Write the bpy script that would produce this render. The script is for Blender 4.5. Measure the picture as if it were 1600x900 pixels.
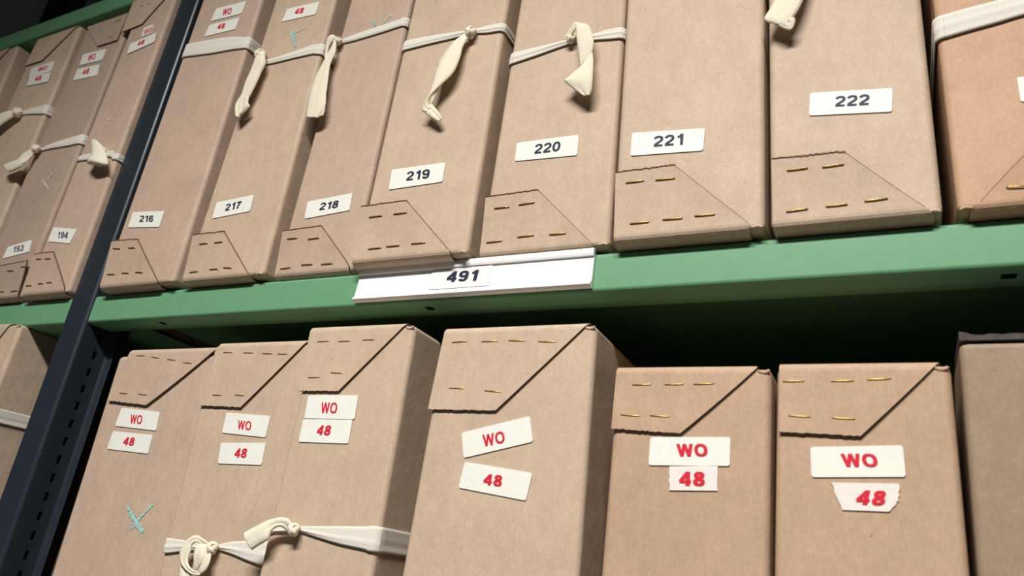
import bpy, bmesh, math, random
from mathutils import Vector, Matrix

# ------------------------------------------------------------------ camera, world, lights, exposure
S = bpy.context.scene
C = S.collection
for o in list(bpy.data.objects):
    bpy.data.objects.remove(o)
random.seed(11)

CAM = Vector((0.71545, -0.42436, -0.21460))
F_PX = 1154.379
AX_R = Vector((0.88989093, 0.43848576, 0.12579498))      # camera right
AX_D = Vector((-0.05913717, 0.38432447, -0.92130207))    # camera down
AX_F = Vector((-0.45232393, 0.81241919, 0.36793767))     # camera forward
cd = bpy.data.cameras.new('camera')
cam = bpy.data.objects.new('camera', cd)
C.objects.link(cam)
cam.matrix_world = Matrix(((AX_R.x, -AX_D.x, -AX_F.x, CAM.x), (AX_R.y, -AX_D.y, -AX_F.y, CAM.y),
                           (AX_R.z, -AX_D.z, -AX_F.z, CAM.z), (0, 0, 0, 1)))
cd.sensor_fit = 'HORIZONTAL'
cd.sensor_width = 36.0
cd.lens = 36.0 * F_PX / 1600.0
cd.clip_start = 0.01
cd.dof.use_dof = True
cd.dof.focus_distance = 0.59
cd.dof.aperture_fstop = 11.0
S.camera = cam

W = bpy.data.worlds.new('world')
S.world = W
W.use_nodes = True
W.node_tree.nodes['Background'].inputs[0].default_value = (0.92, 0.96, 1.0, 1)
W.node_tree.nodes['Background'].inputs[1].default_value = 0.018

def area(name, loc, rot, sx, sy, power, col):
    l = bpy.data.lights.new(name, 'AREA')
    l.shape = 'RECTANGLE'; l.size = sx; l.size_y = sy
    l.energy = power; l.color = col
    l.spread = math.radians(135)            # louvred fitting
    o = bpy.data.objects.new(name, l)
    C.objects.link(o); o.location = loc; o.rotation_euler = rot
    return o
area('aisle_tube_light', (0.62, -1.12, 1.04), (math.radians(4), 0, 0), 0.95, 0.14, 52.0, (1.0, 0.995, 0.97))

S.view_settings.view_transform = 'Standard'
S.view_settings.look = 'None'
S.view_settings.gamma = 1.0
S.view_settings.use_curve_mapping = False
S.view_settings.exposure = 0.0

# ------------------------------------------------------------------ pixel helper: a point of the photograph on the plane y = Y
ZO = {'P': (0, 0, 1), 'Z1': (0, 0, 3.215), 'Z2': (0, 240, 3.2145), 'Z3': (280, 0, 3.6), 'Z4': (600, 0, 3.6),
      'Z5': (130, 280, 3.7209), 'Z6': (520, 220, 3.334), 'Z7': (940, 180, 3.0), 'Z8': (1180, 0, 1.957),
      'A9': (0, 460, 2.0455), 'A10': (70, 500, 2.25), 'B3': (240, 500, 3.6364), 'B4': (240, 700, 3.6364),
      'B5': (620, 480, 2.1429), 'B6': (920, 540, 2.5), 'B7': (1180, 400, 1.8), 'C1': (0, 0, 7.5),
      'C2': (120, 0, 5.627), 'C3': (0, 120, 5.0), 'T17': (340, 30, 5.0), 'T18': (460, 30, 5.0),
      'T19': (640, 20, 5.0), 'T20': (860, 20, 5.62), 'K2': (250, 790, 8.0), 'K3': (370, 790, 8.0),
      'H5': (540, 380, 7.5)}

def at(z, p, Y):
    ox, oy, s = ZO[z]
    px = ox + p[0] / s; py = oy + p[1] / s
    d = AX_R * ((px - 800) / F_PX) + AX_D * ((py - 450) / F_PX) + AX_F
    return CAM + d * ((Y - CAM.y) / d.y)

# ------------------------------------------------------------------ materials
def srgb(r, g, b):
    f = lambda c: (c / 255 / 12.92) if c / 255 <= 0.04045 else ((c / 255 + 0.055) / 1.055) ** 2.4
    return (f(r), f(g), f(b), 1)

def basic(name, col, rough=0.6, spec=0.3, noise=0.0, scale=60, bump=0.0, bscale=400, metal=0.0, coat=0.0):
    m = bpy.data.materials.new(name); m.use_nodes = True
    nt = m.node_tree; b = nt.nodes['Principled BSDF']
    b.inputs['Roughness'].default_value = rough
    b.inputs['Specular IOR Level'].default_value = spec
    b.inputs['Metallic'].default_value = metal
    b.inputs['Coat Weight'].default_value = coat
    b.inputs['Base Color'].default_value = col
    tc = nt.nodes.new('ShaderNodeTexCoord')
    if noise:
        n = nt.nodes.new('ShaderNodeTexNoise'); n.inputs['Scale'].default_value = scale; n.inputs['Detail'].default_value = 6
        nt.links.new(tc.outputs['Object'], n.inputs['Vector'])
        r = nt.nodes.new('ShaderNodeValToRGB')
        r.color_ramp.elements[0].position = 0.3; r.color_ramp.elements[1].position = 0.7
        r.color_ramp.elements[0].color = tuple(c * (1 - noise) for c in col[:3]) + (1,)
        r.color_ramp.elements[1].color = tuple(min(1, c * (1 + noise)) for c in col[:3]) + (1,)
        nt.links.new(n.outputs['Fac'], r.inputs['Fac']); nt.links.new(r.outputs['Color'], b.inputs['Base Color'])
    if bump:
        n2 = nt.nodes.new('ShaderNodeTexNoise'); n2.inputs['Scale'].default_value = bscale; n2.inputs['Detail'].default_value = 3
        nt.links.new(tc.outputs['Object'], n2.inputs['Vector'])
        bp = nt.nodes.new('ShaderNodeBump'); bp.inputs['Strength'].default_value = bump; bp.inputs['Distance'].default_value = 0.0005
        nt.links.new(n2.outputs['Fac'], bp.inputs['Height']); nt.links.new(bp.outputs['Normal'], b.inputs['Normal'])
    return m

def cardboard(name, col):
    m = bpy.data.materials.new(name); m.use_nodes = True
    nt = m.node_tree; L = nt.links; b = nt.nodes['Principled BSDF']
    b.inputs['Roughness'].default_value = 0.62; b.inputs['Specular IOR Level'].default_value = 0.25
    tc = nt.nodes.new('ShaderNodeTexCoord'); oi = nt.nodes.new('ShaderNodeObjectInfo')
    sc = nt.nodes.new('ShaderNodeVectorMath'); sc.operation = 'SCALE'; sc.inputs[3].default_value = 7.0
    comb = nt.nodes.new('ShaderNodeCombineXYZ')
    for i in range(3): L.new(oi.outputs['Random'], comb.inputs[i])
    L.new(comb.outputs[0], sc.inputs[0])
    ad = nt.nodes.new('ShaderNodeVectorMath'); ad.operation = 'ADD'
    L.new(tc.outputs['Object'], ad.inputs[0]); L.new(sc.outputs[0], ad.inputs[1])
    def noise(scale, detail, vec, rough=0.6):
        n = nt.nodes.new('ShaderNodeTexNoise'); n.inputs['Scale'].default_value = scale
        n.inputs['Detail'].default_value = detail; n.inputs['Roughness'].default_value = rough
        L.new(vec, n.inputs['Vector']); return n
    mp = nt.nodes.new('ShaderNodeMapping'); mp.inputs['Scale'].default_value = (1, 1, 0.45)   # fibres run upright
    L.new(ad.outputs[0], mp.inputs['Vector'])
    fine = noise(620, 4, mp.outputs[0], 0.7)
    blot = noise(16, 5, ad.outputs[0])
    cloud = noise(110, 4, mp.outputs[0])
    def ramp(n, a, bb, c0, c1):
        r = nt.nodes.new('ShaderNodeValToRGB')
        r.color_ramp.elements[0].position = a; r.color_ramp.elements[1].position = bb
        r.color_ramp.elements[0].color = (c0, c0, c0, 1); r.color_ramp.elements[1].color = (c1, c1, c1, 1)
        L.new(n.outputs['Fac'], r.inputs['Fac']); return r
    def mul(a, bsock):
        mx = nt.nodes.new('ShaderNodeMix'); mx.data_type = 'RGBA'; mx.blend_type = 'MULTIPLY'; mx.inputs[0].default_value = 1
        L.new(a, mx.inputs[6]); L.new(bsock, mx.inputs[7]); return mx.outputs[2]
    base = nt.nodes.new('ShaderNodeRGB'); base.outputs[0].default_value = col
    c = mul(base.outputs[0], ramp(fine, 0.3, 0.7, 0.90, 1.07).outputs[0])
    c = mul(c, ramp(blot, 0.3, 0.7, 0.94, 1.05).outputs[0])
    c = mul(c, ramp(cloud, 0.3, 0.7, 0.94, 1.05).outputs[0])
    # rare dark specks
    vo = nt.nodes.new('ShaderNodeTexVoronoi'); vo.inputs['Scale'].default_value = 38
    L.new(ad.outputs[0], vo.inputs['Vector'])
    sp = nt.nodes.new('ShaderNodeValToRGB')
    sp.color_ramp.elements[0].position = 0.016; sp.color_ramp.elements[1].position = 0.028
    sp.color_ramp.elements[0].color = (0.6, 0.55, 0.5, 1); sp.color_ramp.elements[1].color = (1, 1, 1, 1)
    L.new(vo.outputs['Distance'], sp.inputs['Fac'])
    c = mul(c, sp.outputs[0])
    L.new(c, b.inputs['Base Color'])
    bp = nt.nodes.new('ShaderNodeBump'); bp.inputs['Strength'].default_value = 0.25; bp.inputs['Distance'].default_value = 0.0004
    L.new(fine.outputs['Fac'], bp.inputs['Height'])
    bp2 = nt.nodes.new('ShaderNodeBump'); bp2.inputs['Strength'].default_value = 0.35; bp2.inputs['Distance'].default_value = 0.004
    L.new(blot.outputs['Fac'], bp2.inputs['Height']); L.new(bp.outputs[0], bp2.inputs['Normal'])
    L.new(bp2.outputs[0], b.inputs['Normal'])
    return m

def cloth(name, col):
    m = bpy.data.materials.new(name); m.use_nodes = True
    nt = m.node_tree; L = nt.links; b = nt.nodes['Principled BSDF']
    b.inputs['Roughness'].default_value = 0.9; b.inputs['Specular IOR Level'].default_value = 0.1
    b.inputs['Sheen Weight'].default_value = 0.15
    tc = nt.nodes.new('ShaderNodeTexCoord')
    w = nt.nodes.new('ShaderNodeTexNoise'); w.inputs['Scale'].default_value = 900; w.inputs['Detail'].default_value = 2
    L.new(tc.outputs['Object'], w.inputs['Vector'])
    r = nt.nodes.new('ShaderNodeValToRGB')
    r.color_ramp.elements[0].position = 0.3; r.color_ramp.elements[1].position = 0.7
    r.color_ramp.elements[0].color = tuple(x * 0.88 for x in col[:3]) + (1,); r.color_ramp.elements[1].color = col
    L.new(w.outputs['Fac'], r.inputs['Fac']); L.new(r.outputs[0], b.inputs['Base Color'])
    bp = nt.nodes.new('ShaderNodeBump'); bp.inputs['Strength'].default_value = 0.4; bp.inputs['Distance'].default_value = 0.0003
    L.new(w.outputs['Fac'], bp.inputs['Height']); L.new(bp.outputs[0], b.inputs['Normal'])
    return m

M_BUFF = cardboard('buff_cardboard', srgb(187, 163, 140))
M_PINK = cardboard('pinkish_cardboard', srgb(184, 158, 138))
M_ORANGE = cardboard('orange_tan_cardboard', srgb(186, 149, 119))
M_TAN = cardboard('tan_cardboard', srgb(179, 148, 122))
M_BROWN_DIM = cardboard('dimmed_brown_cardboard', srgb(148, 126, 104))  # darkened beyond the card's own brown to paint in corner vignetting
M_GREYCARD = cardboard('grey_brown_cardboard', srgb(170, 146, 128))
M_CUT_SHADE = basic('cut_card_edge_and_shade', srgb(100, 78, 62), rough=0.85, spec=0.1, noise=0.2, scale=400)  # brown of the cut rims, also painted as gap shade on bottom flaps
M_GREEN = basic('green_enamel', srgb(100, 147, 110), rough=0.5, spec=0.25, noise=0.03, scale=90, bump=0.06, bscale=500)
M_POST = basic('dark_blue_enamel', srgb(36, 43, 50), rough=0.36, spec=0.5, noise=0.05, scale=120, bump=0.015, bscale=300)
M_LABEL = basic('white_paper', srgb(222, 219, 209), rough=0.55, spec=0.3, noise=0.025, scale=140)
M_TORN = basic('thin_white_paper', srgb(222, 212, 204), rough=0.6, spec=0.2, noise=0.05, scale=500)
M_CARD = basic('cream_card', srgb(228, 224, 215), rough=0.5, spec=0.3, noise=0.02, scale=120)
M_PLASTIC = basic('white_plastic', srgb(242, 238, 236), rough=0.3, spec=0.5, noise=0.01, scale=50)
M_INK = basic('navy_ink', srgb(24, 28, 52), rough=0.6, noise=0.1, scale=500)
M_FADED = basic('grey_ink', srgb(78, 80, 92), rough=0.6, noise=0.2, scale=500)
M_RED = basic('red_ink', srgb(200, 24, 44), rough=0.6, noise=0.06, scale=500)
M_FADEDRED = basic('faded_red_ink', srgb(222, 96, 100), rough=0.6, noise=0.1, scale=500)
M_TAPE = cloth('white_cotton', srgb(217, 210, 197))
M_CREAM = cloth('cream_cotton', srgb(224, 213, 191))
M_BRASS = basic('brass_wire', srgb(196, 160, 84), rough=0.3, spec=0.5, noise=0.08, scale=300, metal=0.85)
M_DARKEDGE = basic('dark_board_edge', srgb(74, 66, 62), rough=0.8, noise=0.25, scale=300, bump=0.5)
M_CHALK_CYAN = basic('pale_cyan_chalk', srgb(158, 196, 188), rough=0.9, noise=0.08, scale=600)
M_CHALK_WHITE = basic('pale_grey_chalk', srgb(212, 200, 194), rough=0.9, noise=0.06, scale=600)
M_WALL = basic('dark_painted_wall', srgb(30, 31, 32), rough=0.8, noise=0.06, scale=20)
M_FLOOR = basic('pale_floor', srgb(132, 128, 122), rough=0.7, noise=0.08, scale=12)
M_CEIL = basic('dark_ceiling', srgb(150, 158, 165), rough=0.8, noise=0.04, scale=25)

# ------------------------------------------------------------------ mesh helpers
def link(name, me, mat, parent=None, off=None, smooth=False):
    """one mesh object; coordinates are world, `off` is the location of its thing"""
    if off is not None:
        for v in me.vertices: v.co -= off
    me.materials.clear(); me.materials.append(mat)
    if smooth:
        for p in me.polygons: p.use_smooth = True
    o = bpy.data.objects.new(name, me); C.objects.link(o)
    if parent: o.parent = parent
    return o

def thing(name, loc, label, cat, group=None):
    o = bpy.data.objects.new(name, None); C.objects.link(o)
    o.empty_display_size = 0.02
    o.location = loc; o['label'] = label; o['category'] = cat
    if group: o['group'] = group
    return o

def tag(o, label=None, cat=None, group=None, kind=None):
    if label: o['label'] = label
    if cat: o['category'] = cat
    if group: o['group'] = group
    if kind: o['kind'] = kind
    return o

def mesh_from(name, verts, faces):
    me = bpy.data.meshes.new(name)
    me.from_pydata([tuple(v) for v in verts], [], faces)
    me.validate(); me.update()
    bm = bmesh.new(); bm.from_mesh(me)
    bmesh.ops.recalc_face_normals(bm, faces=bm.faces)
    bm.to_mesh(me); bm.free()
    return me

def prism(name, poly, y0, y1, bevel=0.0):
    """polygon of (x, z) between y0 (front) and y1 (back)"""
    bm = bmesh.new()
    vs = [bm.verts.new((x, y0, z)) for x, z in poly]
    f = bm.faces.new(vs)
    r = bmesh.ops.extrude_face_region(bm, geom=[f])
    for v in [g for g in r['geom'] if isinstance(g, bmesh.types.BMVert)]: v.co.y = y1
    bmesh.ops.recalc_face_normals(bm, faces=bm.faces)
    if bevel:
        bmesh.ops.bevel(bm, geom=list(bm.edges), offset=bevel, segments=1, affect='EDGES')
    me = bpy.data.meshes.new(name); bm.to_mesh(me); bm.free()
    return me

def rounded(poly, r, n=4):
    out = []
    k = len(poly)
    for i in range(k):
        p = Vector(poly[i]); a = Vector(poly[i - 1]); b = Vector(poly[(i + 1) % k])
        ra = min(r, (a - p).length * 0.45); rb = min(r, (b - p).length * 0.45)
        pa = p + (a - p).normalized() * ra; pb = p + (b - p).normalized() * rb
        for j in range(n + 1):
            t = j / n
            q = pa * (1 - t) ** 2 + p * 2 * t * (1 - t) + pb * t * t
            out.append((q.x, q.y))
    return out

def hexa(name, corners, bev, seg=3):
    """8 corners (bottom four, top four, same turn) with all edges rounded"""
    bm = bmesh.new()
    v = [bm.verts.new(c) for c in corners]
    for f in ((0, 1, 2, 3), (7, 6, 5, 4), (0, 4, 5, 1), (1, 5, 6, 2), (2, 6, 7, 3), (3, 7, 4, 0)):
        bm.faces.new([v[i] for i in f])
    bmesh.ops.recalc_face_normals(bm, faces=bm.faces)
    bmesh.ops.bevel(bm, geom=list(bm.edges), offset=bev, segments=seg, profile=0.5, affect='EDGES')
    me = bpy.data.meshes.new(name); bm.to_mesh(me); bm.free()
    return me

def weighted(o):
    for p in o.data.polygons: p.use_smooth = True
    m = o.modifiers.new('normals', 'WEIGHTED_NORMAL'); m.keep_sharp = True
    return o

def solid(o, t, off=0.0):
    m = o.modifiers.new('thickness', 'SOLIDIFY'); m.thickness = t; m.offset = off
    return o

def box_bm(bm, lo, hi):
    vs = [bm.verts.new((x, y, z)) for z in (lo[2], hi[2]) for x, y in ((lo[0], lo[1]), (hi[0], lo[1]), (hi[0], hi[1]), (lo[0], hi[1]))]
    for f in ((3, 2, 1, 0), (4, 5, 6, 7), (0, 1, 5, 4), (1, 2, 6, 5), (2, 3, 7, 6), (3, 0, 4, 7)):
        bm.faces.new([vs[i] for i in f])

def slab(name, lo, hi, mat, bevel=0.0):
    bm = bmesh.new(); box_bm(bm, lo, hi)
    if bevel: bmesh.ops.bevel(bm, geom=list(bm.edges), offset=bevel, segments=2, affect='EDGES')
    me = bpy.data.meshes.new(name); bm.to_mesh(me); bm.free()
    return link(name, me, mat)

def sweep(name, prof, stations, along, holes=()):
    """profile of points swept over stations; along 'x': prof = (y, z); along 'z': prof = (x, y).
    holes: set of (profile segment, station segment) left open"""
    verts = []; faces = []
    for s in stations:
        for a, b in prof:
            verts.append((s, a, b) if along == 'x' else (a, b, s))
    n = len(prof)
    for i in range(len(stations) - 1):
        for j in range(n - 1):
            if (j, i) in holes: continue
            faces.append((i * n + j, i * n + j + 1, (i + 1) * n + j + 1, (i + 1) * n + j))
    return mesh_from(name, verts, faces)

def arc(cx, cy, r, a0, a1, n=5):
    return [(cx + r * math.cos(math.radians(a0 + (a1 - a0) * i / n)), cy + r * math.sin(math.radians(a0 + (a1 - a0) * i / n))) for i in range(n + 1)]

# ------------------------------------------------------------------ the room
LOW = -0.452                       # deck of the lower shelf
tag(slab('floor', (-2.2, -1.9, -1.42), (2.4, 0.66, -1.40), M_FLOOR), kind='structure')
tag(slab('ceiling', (-2.2, -1.9, 1.16), (2.4, 0.66, 1.18), M_CEIL), kind='structure')
tag(slab('wall_back', (-2.2, 0.62, -1.40), (2.4, 0.66, 1.16), M_WALL), kind='structure')

# ------------------------------------------------------------------ the shelving rack
rack = thing('shelving_rack', (0, 0.16, -1.40), 'steel shelving rack with green shelves and a dark blue slotted upright', 'shelving')
RO = Vector(rack.location)

def make_upright(x0, x1, y0, y1, flip=1):
    r = 0.003
    # front flange, bend, slotted web, rolled inner edge
    prof = [(x0 + 0.009, y1 + 0.032), (x0 + 0.009, y0 + 0.0045), (x0 + 0.0015, y0 + 0.0045), (x0, y0 + r)] + arc(x0 + r, y0 + r, r, 180, 270)[1:] + arc(x1 - r, y0 + r, r, 270, 360)
    web = [(x1, y0 + 0.0185), (x1, y0 + 0.0225), (x1, y1 - 0.003)]
    prof += web + [(x1 + 0.002, y1), (x1 + 0.010, y1)]
    prof2 = prof
    if flip < 0:
        prof2 = [(x, y0 + y1 - y) for x, y in prof]
    zs = [-1.40]; holes = set()
    j = len(prof) - len(web) - 2           # the middle segment of the web
    z = -1.30
    while z < 0.95:
        zs += [z, z + 0.008]
        holes.add((j, len(zs) - 2))
        z += 0.0172
    zs.append(1.0)
    me = sweep('upright', prof2, zs, 'z', holes)
    for v in me.vertices: v.co.x -= 0.013 * v.co.z        # the rack leans a little
    o = link('upright', me, M_POST, rack, RO)
    solid(o, 0.0016, 0)
    weighted(o)
    return o
for ux in (-1.02, -0.029, 0.962):
    make_upright(ux, ux + 0.0335, -0.002, 0.032)
    make_upright(ux, ux + 0.0335, 0.29, 0.324, -1)

def make_shelf(x0, x1, z, slots):
    r = 0.0028; t = 0.0012; h = 0.029
    y = t / 2
    prof = [(0.289, z - h), (0.289, z - 0.004), (0.287, z - t)]
    prof += [(0.05, z - t)]
    prof += [(y + r - r * math.sin(math.radians(a)), z - t - r + r * math.cos(math.radians(a))) for a in (0, 22, 45, 67, 90)]
    prof += [(y + r - r * math.cos(math.radians(a)), z - h + r - r * math.sin(math.radians(a))) for a in (0, 22, 45, 67, 90)]
    prof += [(0.0085, z - h), (0.0165, z - h), (0.027, z - h), (0.0275, z - h + 0.008)]
    j = len(prof) - 4
    xs = [x0]; holes = set()
    for a in slots:
        xs += [a, a + 0.0075]; holes.add((j, len(xs) - 2))
    xs.append(x1)
    o = link('shelf', sweep('shelf', prof, xs, 'x', holes), M_GREEN, rack, RO)
    solid(o, t, 0)
    weighted(o)
    return o
for z in (LOW - 0.452, LOW, 0.0, 0.452):
    make_shelf(0.0062, 0.9605, z, (0.0985, 0.400, 0.770))
    make_shelf(-0.985, -0.0305, z, (-0.88, -0.50, -0.13))

# ------------------------------------------------------------------ box parts
def card_flap(root, off, mat, rows, mirror, shade_dirt, name):
    """rows: list of (y, z, x_left, x_right) from the fold to the free edge; `worn` paints gap shade on the slanted edge, dirt on the free edge"""
    n = 26
    verts = []; faces = []
    for k, (y, z, xl, xr) in enumerate(rows):
        w = (xr - xl); e = 0.0005 / w
        for i in range(n + 1):
            t = i / n
            if shade_dirt and not mirror and i == n - 1: t = 1 - e
            if shade_dirt and mirror and i == 1: t = e
            verts.append((xl + w * t, y, z))
    for k in range(len(rows) - 1):
        for i in range(n):
            a = k * (n + 1) + i
            faces.append((a, a + 1, a + n + 2, a + n + 1))
    o = link(name, mesh_from(name, verts, faces), mat, root, off)
    o.data.materials.append(M_CUT_SHADE)
    if shade_dirt:
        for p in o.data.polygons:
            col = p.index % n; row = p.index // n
            if row >= 6 and (col == (0 if mirror else n - 1) or row == len(rows) - 2): p.material_index = 1  # dark strip: shadow gap painted along the slant, dirt along the free edge
    return o

def staple(parent, off, z, a, b, Y):
    p = at(z, a, Y); q = at(z, b, Y)
    d = (q - p); L = d.length; ux = d.normalized()
    up = Vector((0, -1, 0)).cross(ux)
    r = 0.00040
    out = Vector((0, -1, 0))
    path = [p - out * 0.0012, p - out * 0.0002, p + ux * 0.0006 + out * 0.0001, p + ux * (L * 0.5) + out * 0.0002,
            q - ux * 0.0006 + out * 0.0001, q - out * 0.0002, q - out * 0.0012]
    me = tube('staple', path, r, 6)
    return link('staple', me, M_BRASS, parent, off, True)

def tube(name, path, r, n=8):
    verts = []; faces = []
    k = len(path)
    for i, p in enumerate(path):
        d = (path[min(i + 1, k - 1)] - path[max(i - 1, 0)]).normalized()
        a = d.orthogonal() if i == 0 else (a - d * a.dot(d))
        a.normalize(); b = d.cross(a)
        rr = r[i] if isinstance(r, (list, tuple)) else r
        for j in range(n):
            t = 2 * math.pi * j / n
            verts.append(p + (a * math.cos(t) + b * math.sin(t)) * rr)
    for i in range(k - 1):
        for j in range(n):
            faces.append((i * n + j, i * n + (j + 1) % n, (i + 1) * n + (j + 1) % n, (i + 1) * n + j))
    faces.append(tuple(range(n))); faces.append(tuple(range((k - 1) * n, k * n)))
    return mesh_from(name, verts, faces)

def ell(cx, cy, rx, ry, a0, a1, n=18, e=2.35):
    out = []
    for i in range(n + 1):
        a = math.radians(a0 + (a1 - a0) * i / n); c = math.cos(a); q = math.sin(a)
        out.append((cx + rx * math.copysign(abs(c) ** (2 / e), c), cy + ry * math.copysign(abs(q) ** (2 / e), q)))
    return out

def glyph(ch, t):
    """centre lines of a plain bold sans-serif character one unit high, and its width"""
    h = t / 2; rx = 0.29 - h
    if ch == '0': return [ell(0.29, 0.5, rx, 0.5 - h, 0, 360, 36)], 0.58
    if ch == '1': return [[(0.36, 0.0), (0.36, 1.0)], [(0.10, 0.745), (0.22, 0.765), (0.30, 0.84), (0.345, 0.96)]], 0.50
    if ch == '2': return [ell(0.29, 0.685, rx, 0.315 - h, 172, -22, 18) + [(0.40, 0.47), (0.22, 0.31), (0.125, 0.19), (0.10, h)], [(0.04, h), (0.56, h)]], 0.58
    if ch == '3': return [ell(0.28, 0.735, 0.28 - h - 0.02, 0.265 - h, 165, -90), ell(0.28, 0.285, 0.28 - h, 0.285 - h, 90, -165)], 0.57
    if ch == '4': return [[(0.42, 0.0), (0.42, 1.0)], [(0.41, 0.96), (0.06, 0.32)], [(0.01, 0.29), (0.59, 0.29)]], 0.60
    if ch == '6': return [ell(0.29, 0.315, rx, 0.315 - h, 0, 360, 30), ell(0.29, 0.60, rx, 0.40 - h, 28, 180, 16) + [(h, 0.40)]], 0.58
    if ch == '7': return [[(0.02, 1 - h), (0.56, 1 - h)], [(0.48, 1 - h), (0.36, 0.70), (0.26, 0.42), (0.21, 0.0)]], 0.57
    if ch == '8': return [ell(0.29, 0.745, 0.26 - h, 0.255 - h * 0.9, 0, 360, 30), ell(0.29, 0.282, rx, 0.282 - h * 0.95, 0, 360, 30)], 0.58
    if ch == '9':
        g, w = glyph('6', t)
        return [[(0.58 - x, 1 - y) for x, y in p] for p in g], w
    if ch == 'W': return [[(0.07, 1.03), (0.245, -0.02)], [(0.245, -0.02), (0.45, 1.02)], [(0.45, 1.02), (0.655, -0.02)], [(0.655, -0.02), (0.83, 1.03)]], 0.90
    if ch == 'O': return [ell(0.37, 0.5, 0.37 - h, 0.5 - h, 0, 360, 40)], 0.74
    raise ValueError(ch)

def stroke(path, t, verts, faces, x0):
    closed = (Vector(path[0]) - Vector(path[-1])).length < 1e-4
    P = [Vector(p) for p in path]
    if closed: P = P[:-1]
    k = len(P); base = len(verts)
    for i in range(k):
        a = P[i - 1] if (i or closed) else P[i]; c = P[(i + 1) % k] if (i < k - 1 or closed) else P[i]
        d1 = (P[i] - a); d2 = (c - P[i])
        d1 = d1.normalized() if d1.length else d2.normalized(); d2 = d2.normalized() if d2.length else d1
        nn = Vector((-(d1 + d2).y, (d1 + d2).x)).normalized()
        m = 1 / max(0.55, nn.dot(Vector((-d1.y, d1.x))))
        for sg in (1, -1):
            q = P[i] + nn * (sg * t / 2 * m)
            verts.append((x0 + q.x, min(1.0, max(0.0, q.y))))
    for i in range(k if closed else k - 1):
        j = (i + 1) % k
        faces.append((base + 2 * i, base + 2 * i + 1, base + 2 * j + 1, base + 2 * j))

def lettering(parent, off, text, z, LB, RB, LT, Y, mat, bold=0.012):
    t = 0.155 + bold * 1.6
    V = []; F = []; D = []; x = 0.0; layer = 0
    for ch in text:
        g, w = glyph(ch, t)
        for p in g:
            n0 = len(V); stroke(p, t, V, F, x)
            layer += 1; D += [0.00002 * layer] * (len(V) - n0)
        x += w + 0.085
    x0 = min(v[0] for v in V); x1 = max(v[0] for v in V)
    p = at(z, LB, Y); u = at(z, RB, Y) - p; w = at(z, LT, Y) - p
    me = bpy.data.meshes.new('lettering')
    me.from_pydata([tuple(p + u * ((a - x0) / (x1 - x0)) + w * b - Vector((0, d, 0))) for (a, b), d in zip(V, D)], [], F)
    me.update()
    if me.polygons[0].normal.y > 0: me.flip_normals()
    return link('lettering', me, mat, parent, off)

def paper(root, off, z, quad, Y, mat=None, r=0.0016, jag=False):
    poly = [at(z, q, Y) for q in quad]
    poly = [(p.x, p.z) for p in poly]
    if jag:                                 # torn ends
        out = []
        for i in range(len(poly)):
            a = Vector(poly[i]); b = Vector(poly[(i + 1) % len(poly)])
            steps = 9 if abs(b.y - a.y) > abs(b.x - a.x) * 0.6 else 1
            for k in range(steps):
                t = k / steps
                q = a.lerp(b, t)
                if k: q.x += random.uniform(-1, 1) * 0.0005
                out.append((q.x, q.y))
        poly = out
    else:
        poly = rounded(poly, r)
    return link('paper_label', prism('paper_label', poly, Y, Y + 0.00035), mat or M_LABEL, root, off)

# ------------------------------------------------------------------ cotton tape
def catmull(P, n):
    out = []
    for i in range(len(P) - 1):
        p0 = P[max(i - 1, 0)]; p1 = P[i]; p2 = P[i + 1]; p3 = P[min(i + 2, len(P) - 1)]
        for k in range(n):
            t = k / n
            out.append(0.5 * ((2 * p1) + (p2 - p0) * t + (2 * p0 - 5 * p1 + 4 * p2 - p3) * t * t + (3 * p1 - p0 - 3 * p2 + p3) * t ** 3))
    out.append(P[-1].copy())
    return out

def strip_mesh(name, secs, out=Vector((0, -1, 0)), ripple=0.0006, n=6, across=8, phase=0.0, cup=0.0):
    """secs: (edge point, edge point) pairs of world points; a creased ribbon through them"""
    A = catmull([s[0] for s in secs], n); B = catmull([s[1] for s in secs], n)
    verts = []; faces = []
    for i, (a, b) in enumerate(zip(A, B)):
        wdt = (b - a).length
        rip = ripple * min(2.0, 0.012 / max(wdt, 0.004))
        for j in range(across + 1):
            t = j / across
            h = rip * (math.sin(t * 9.0 + phase) + 0.6 * math.sin(t * 17.0 + phase * 2 + i * 0.05)) * (0.3 + 0.7 * math.sin(math.pi * t))
            h += cup * math.sin(math.pi * t) * wdt
            verts.append(a.lerp(b, t) + out * h)
    m = across + 1
    for i in range(len(A) - 1):
        for j in range(across):
            faces.append((i * m + j, i * m + j + 1, (i + 1) * m + j + 1, (i + 1) * m + j))
    return mesh_from(name, verts, faces)

def ribbon(name, secs, parent, off, mat, **kw):
    o = link(name, strip_mesh(name, secs, **kw), mat, parent, off, True)
    solid(o, 0.0007, 0)
    return o

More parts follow.
